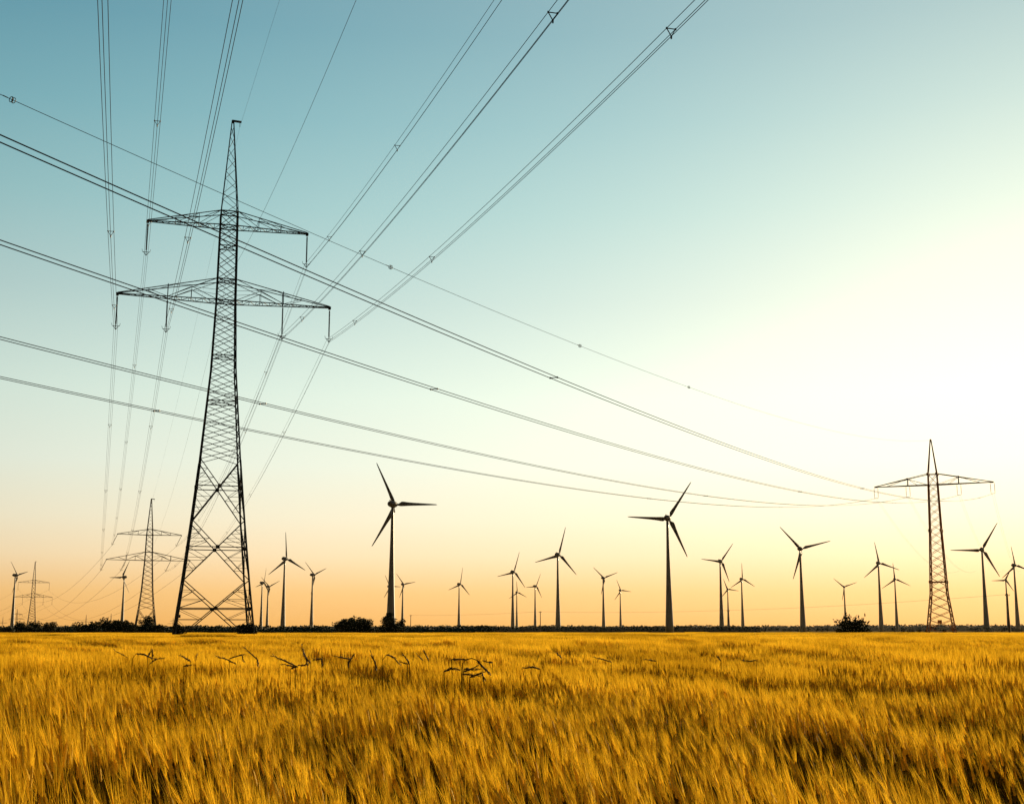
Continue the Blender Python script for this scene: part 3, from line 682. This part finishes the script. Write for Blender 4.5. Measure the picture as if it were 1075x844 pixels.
# ---------------------------------------------------------------- dark bent weeds standing above the barley
WD = [ # list of polylines in photo pixels (stem ... head), label
 ([[(134, 690), (121, 683)]], 'leftmost dark drooping grass head above the barley'),
 ([[(138.5, 700), (139, 691), (143, 686), (152, 687), (160, 691)]], 'dark arched grass stalk bending right, second from the left'),
 ([[(157, 697), (163, 692), (170, 691)], [(155, 690), (158, 684)], [(160, 690), (160, 684)]], 'dark grass tuft with three short heads, third from the left'),
 ([[(200, 694), (190, 688)], [(193, 699), (199, 698)]], 'short dark slanting grass head left of centre of the left pylon'),
 ([[(205, 694), (206, 689)]], 'tiny upright dark grass head beneath the left pylon'),
 ([[(248, 697), (238, 692), (228, 689)], [(241, 691), (254, 687), (255.5, 693)]], 'dark crossed grass heads beneath the tallest pylon\'s right leg'),
 ([[(271, 700), (270, 692), (258, 681)]], 'tall dark grass head slanting up left, right of the tallest pylon'),
 ([[(311, 699), (300, 694), (288, 689)], [(310, 700), (298, 697)], [(305, 702), (314, 698)]], 'dense dark tuft of lying grass heads left of the big bush'),
 ([[(323, 699), (321, 690), (317, 680)], [(326, 696), (319, 688)], [(316, 699), (323, 697)]], 'upright dark grass head just right of the dense lying tuft'),
 ([[(366, 701), (366, 696), (370, 689)], [(368, 692), (353, 689)], [(338, 701), (338, 692), (331, 692)]], 'dark forked grass stalk below the wide rounded bush'),
 ([[(395, 704), (394, 696), (390, 687)]], 'thin dark grass stalk below the conical tree, left one'),
 ([[(401.5, 703), (402, 692), (406, 687), (412, 689), (418, 695)]], 'dark arched grass stalk below the conical tree'),
 ([[(430, 698), (428, 693), (423, 687)], [(428, 697), (421, 695)]], 'dark short grass head right of the arched stalk below the conical tree'),
 ([[(444, 693), (439, 688)], [(450, 694), (448, 689), (445, 683.5)]], 'two small parallel slanting dark grass heads left of the biggest tuft'),
 ([[(484.5, 709), (486, 696), (489, 692.5), (495, 690.7), (501, 693), (507, 700), (512, 705)], [(487, 702), (501, 703)], [(485, 707), (500, 709)], [(486, 705), (498, 701)], [(474, 692), (488, 692)], [(466, 705), (472, 702), (480, 702)], [(493, 711), (506, 706), (508, 712)]], 'biggest dark tuft with an arching stalk and lying heads, in the middle of the field'),
 ([[(517, 695), (514, 695), (508, 694)]], 'tiny dark grass head right of the biggest tuft'),
 ([[(567, 702), (558, 700), (551, 701)]], 'dark lying grass head right of the middle of the field'),
 ([[(590, 691), (585, 686)]], 'tiny dark slanting grass head right of the middle of the field'),
 ([[(642, 695), (633, 692), (625, 690)]], 'dark slanting grass head left of the large mid-right turbine'),
 ([[(689, 694), (678, 692)]], 'dark lying grass head below the large mid-right turbine'),
 ([[(757, 694), (754, 690)]], 'tiny dark upright grass head right of the large mid-right turbine'),
 ([[(794, 693), (787, 694), (781, 693)]], 'rightmost dark lying grass head above the barley')]
for lines, lb in WD:
    allp = [p for l in lines for p in l]; Yw = min(18., max(9., .36 * 1360 / (max(p[1] for p in allp) - 662))); c = atY(sum(p[0] for p in allp) / len(allp), 690, Yw)
    r_ = empty('grass_tuft', (c.x, Yw, 0)); tag(r_, lb, 'wild grass', 'dark wild grass heads above the barley')
    sm = MB()
    for l in lines:
        P_ = [atY(px, py, Yw + rw.uniform(-.03, .03)) - Vector((c.x, Yw, 0)) for px, py in l]
        b0 = P_[0]; sm.tube([(b0.x * .4, 0, 0), (b0.x * .9, .02, b0.z * .7), tuple(b0)], [.003, .003, .003], 5)
        if len(P_) > 3: sm.tube([tuple(p) for p in P_[:-1]], .0035, 5); hd = P_[-3:]
        else: hd = P_
        hm = MB(); Ls = []
        for a, b in zip(hd, hd[1:]): Ls += [a.lerp(b, t / 4) for t in range(4)]
        Ls.append(hd[-1]); n_ = len(Ls); hm.tube([tuple(p) for p in Ls], [.0025 + .0048 * math.sin(math.pi * min(1, .15 + .85 * i / (n_ - 1))) for i in range(n_)], 6)
        for i in range(n_):
            for q in range(3):
                dd = (Ls[min(i + 1, n_ - 1)] - Ls[max(i - 1, 0)]).normalized(); s_ = Vector((rw.gauss(0, 1), rw.gauss(0, 1), rw.gauss(0, 1))).normalized()
                hm.bar(Ls[i], Ls[i] + dd * .03 + s_ * .015, .0035)
        hm.build('seed_head', M_weed, r_)
    sm.build('stem', M_stem, r_)

# ---------------------------------------------------------------- sky and sun
SAZ, SEL = rad(27), rad(9)
sd = Vector((math.sin(SAZ) * math.cos(SEL), math.cos(SAZ) * math.cos(SEL), math.sin(SEL)))
sun = bpy.data.lights.new('sun', 'SUN'); sun.energy = 5.0; sun.angle = rad(.5); sun.color = (1, .76, .44)
so = bpy.data.objects.new('sun', sun); C.objects.link(so); so.rotation_euler = sd.to_track_quat('Z', 'Y').to_euler()
w = bpy.data.worlds.new('World'); bpy.context.scene.world = w; w.use_nodes = True; nt = w.node_tree; N = nt.nodes; L = nt.links; N.clear()
out = N.new('ShaderNodeOutputWorld'); sky = N.new('ShaderNodeTexSky'); sky.sky_type = 'NISHITA'; sky.sun_disc = False; sky.sun_elevation = SEL; sky.sun_rotation = SAZ; sky.dust_density = 1.5
bg1 = N.new('ShaderNodeBackground'); bg1.inputs['Strength'].default_value = .05; pass
tc = N.new('ShaderNodeTexCoord'); nm = N.new('ShaderNodeVectorMath'); nm.operation = 'NORMALIZE'; L.new(tc.outputs['Generated'], nm.inputs[0])
sx = N.new('ShaderNodeSeparateXYZ'); L.new(nm.outputs[0], sx.inputs[0])
def M(op, a, b=None, c=None, clamp=False):
    n_ = N.new('ShaderNodeMath'); n_.operation = op; n_.use_clamp = clamp
    for i, v_ in enumerate((a, b, c)):
        if v_ is None: continue
        if isinstance(v_, (int, float)): n_.inputs[i].default_value = v_
        else: L.new(v_, n_.inputs[i])
    return n_.outputs[0]
el = M('MULTIPLY', M('ARCSINE', sx.outputs['Z']), 57.29578)                    # elevation in degrees
rp = N.new('ShaderNodeValToRGB'); L.new(M('DIVIDE', el, 40., clamp=True), rp.inputs['Fac'])
def lin(c): return tuple(((v / 255 + .055) / 1.055) ** 2.4 if v > 10 else v / 255 / 12.92 for v in c)
SK = [(0.09, (0.87, 0.43, 0.10)), (1.64, (0.89, 0.52, 0.185)), (3.2, (0.87, 0.67, 0.41)), (4.78, (0.80, 0.73, 0.54)), (7.15, (0.68, 0.74, 0.63)), (10.32, (0.53, 0.665, 0.585)), (14.28, (0.345, 0.515, 0.495)), (18.19, (0.205, 0.43, 0.445)), (22.02, (0.108, 0.335, 0.388)), (25.74, (0.050, 0.252, 0.328)), (38, (.03, .13, .22))]
cr = rp.color_ramp
while len(cr.elements) < len(SK): cr.elements.new(.5)
for e_, (d_, c_) in zip(cr.elements, SK): e_.position = d_ / 40; e_.color = (*c_, 1)
dt = N.new('ShaderNodeVectorMath'); dt.operation = 'DOT_PRODUCT'; L.new(nm.outputs[0], dt.inputs[0])
GA, GE = rad(27), rad(11); gd = (math.sin(GA) * math.cos(GE), math.cos(GA) * math.cos(GE), math.sin(GE)); dt.inputs[1].default_value = gd
ang = M('MULTIPLY', M('ARCCOSINE', dt.outputs['Value']), 57.29578)
def gauss(sig, amp, pw=2.): return M('MULTIPLY', M('EXPONENT', M('MULTIPLY', M('POWER', M('DIVIDE', ang, sig), pw), -1.)), amp)
hz = M('MINIMUM', M('ADD', M('MULTIPLY', M('MAXIMUM', el, 0.), .05), .18), .68)      # thick low air dims the glow round the sun
def scale(col, v_):
    n_ = N.new('ShaderNodeVectorMath'); n_.operation = 'SCALE'
    if isinstance(col, tuple): n_.inputs[0].default_value = col
    else: L.new(col, n_.inputs[0])
    if isinstance(v_, (int, float)): n_.inputs['Scale'].default_value = v_
    else: L.new(v_, n_.inputs['Scale'])
    return n_.outputs[0]
def vadd(a, b):
    n_ = N.new('ShaderNodeVectorMath'); n_.operation = 'ADD'; L.new(a, n_.inputs[0]); L.new(b, n_.inputs[1]); return n_.outputs[0]
back = M('ADD', M('MULTIPLY', M('EXPONENT', M('MULTIPLY', M('POWER', M('DIVIDE', ang, 70.), 6.), -1.)), .96), .04)   # the sky away from the sun is much darker
# soft shoulder, so that the glow round the sun rolls off gently
lum = N.new('ShaderNodeVectorMath'); lum.operation = 'DOT_PRODUCT'; L.new(sky.outputs[0], lum.inputs[0]); lum.inputs[1].default_value = (.3, .5, .2)
sh = M('DIVIDE', 1., M('ADD', 1., M('DIVIDE', lum.outputs['Value'], 30.)))
tn = N.new('ShaderNodeVectorMath'); tn.operation = 'MULTIPLY'; L.new(scale(sky.outputs[0], sh), tn.inputs[0]); tn.inputs[1].default_value = (1, .905, .88)
L.new(scale(scale(tn.outputs[0], hz), 0.6598), bg1.inputs['Color'])
colr = vadd(scale(rp.outputs['Color'], back), scale(scale((1.0, 1.02, .76), gauss(36., .36)), hz))
bg2 = N.new('ShaderNodeBackground'); L.new(colr, bg2.inputs['Color']); bg2.inputs['Strength'].default_value = 0.6598
ad = N.new('ShaderNodeAddShader'); L.new(bg1.outputs[0], ad.inputs[0]); L.new(bg2.outputs[0], ad.inputs[1]); L.new(ad.outputs[0], out.inputs['Surface'])
bg1.name = 'nishita'; bg2.name = 'grade'

sc = bpy.context.scene
sc.view_settings.view_transform = 'Standard'; sc.view_settings.look = 'None'; sc.view_settings.exposure = 0.60; sc.view_settings.gamma = 1
sc.render.resolution_x = 1024; sc.render.resolution_y = 803
sc.render.engine = 'CYCLES'; sc.cycles.max_bounces = 6; sc.cycles.transparent_max_bounces = 8

# ---------------------------------------------------------------- air
hm_ = MB(); hm_.box((0, 2150, 66), 7200, 4700, 134); hz_m = bpy.data.materials.new('haze'); hz_m.use_nodes = True; nt = hz_m.node_tree; nt.nodes.remove(nt.nodes['Principled BSDF'])
pv = nt.nodes.new('ShaderNodeVolumePrincipled'); pv.inputs['Color'].default_value = (.95, .88, .76, 1); pv.inputs['Density'].default_value = .000007; pv.inputs['Anisotropy'].default_value = .3
nt.links.new(pv.outputs[0], nt.nodes['Material Output'].inputs['Volume'])
tag(hm_.build('haze', hz_m), 'thin warm evening haze over the field', None, kind='stuff')
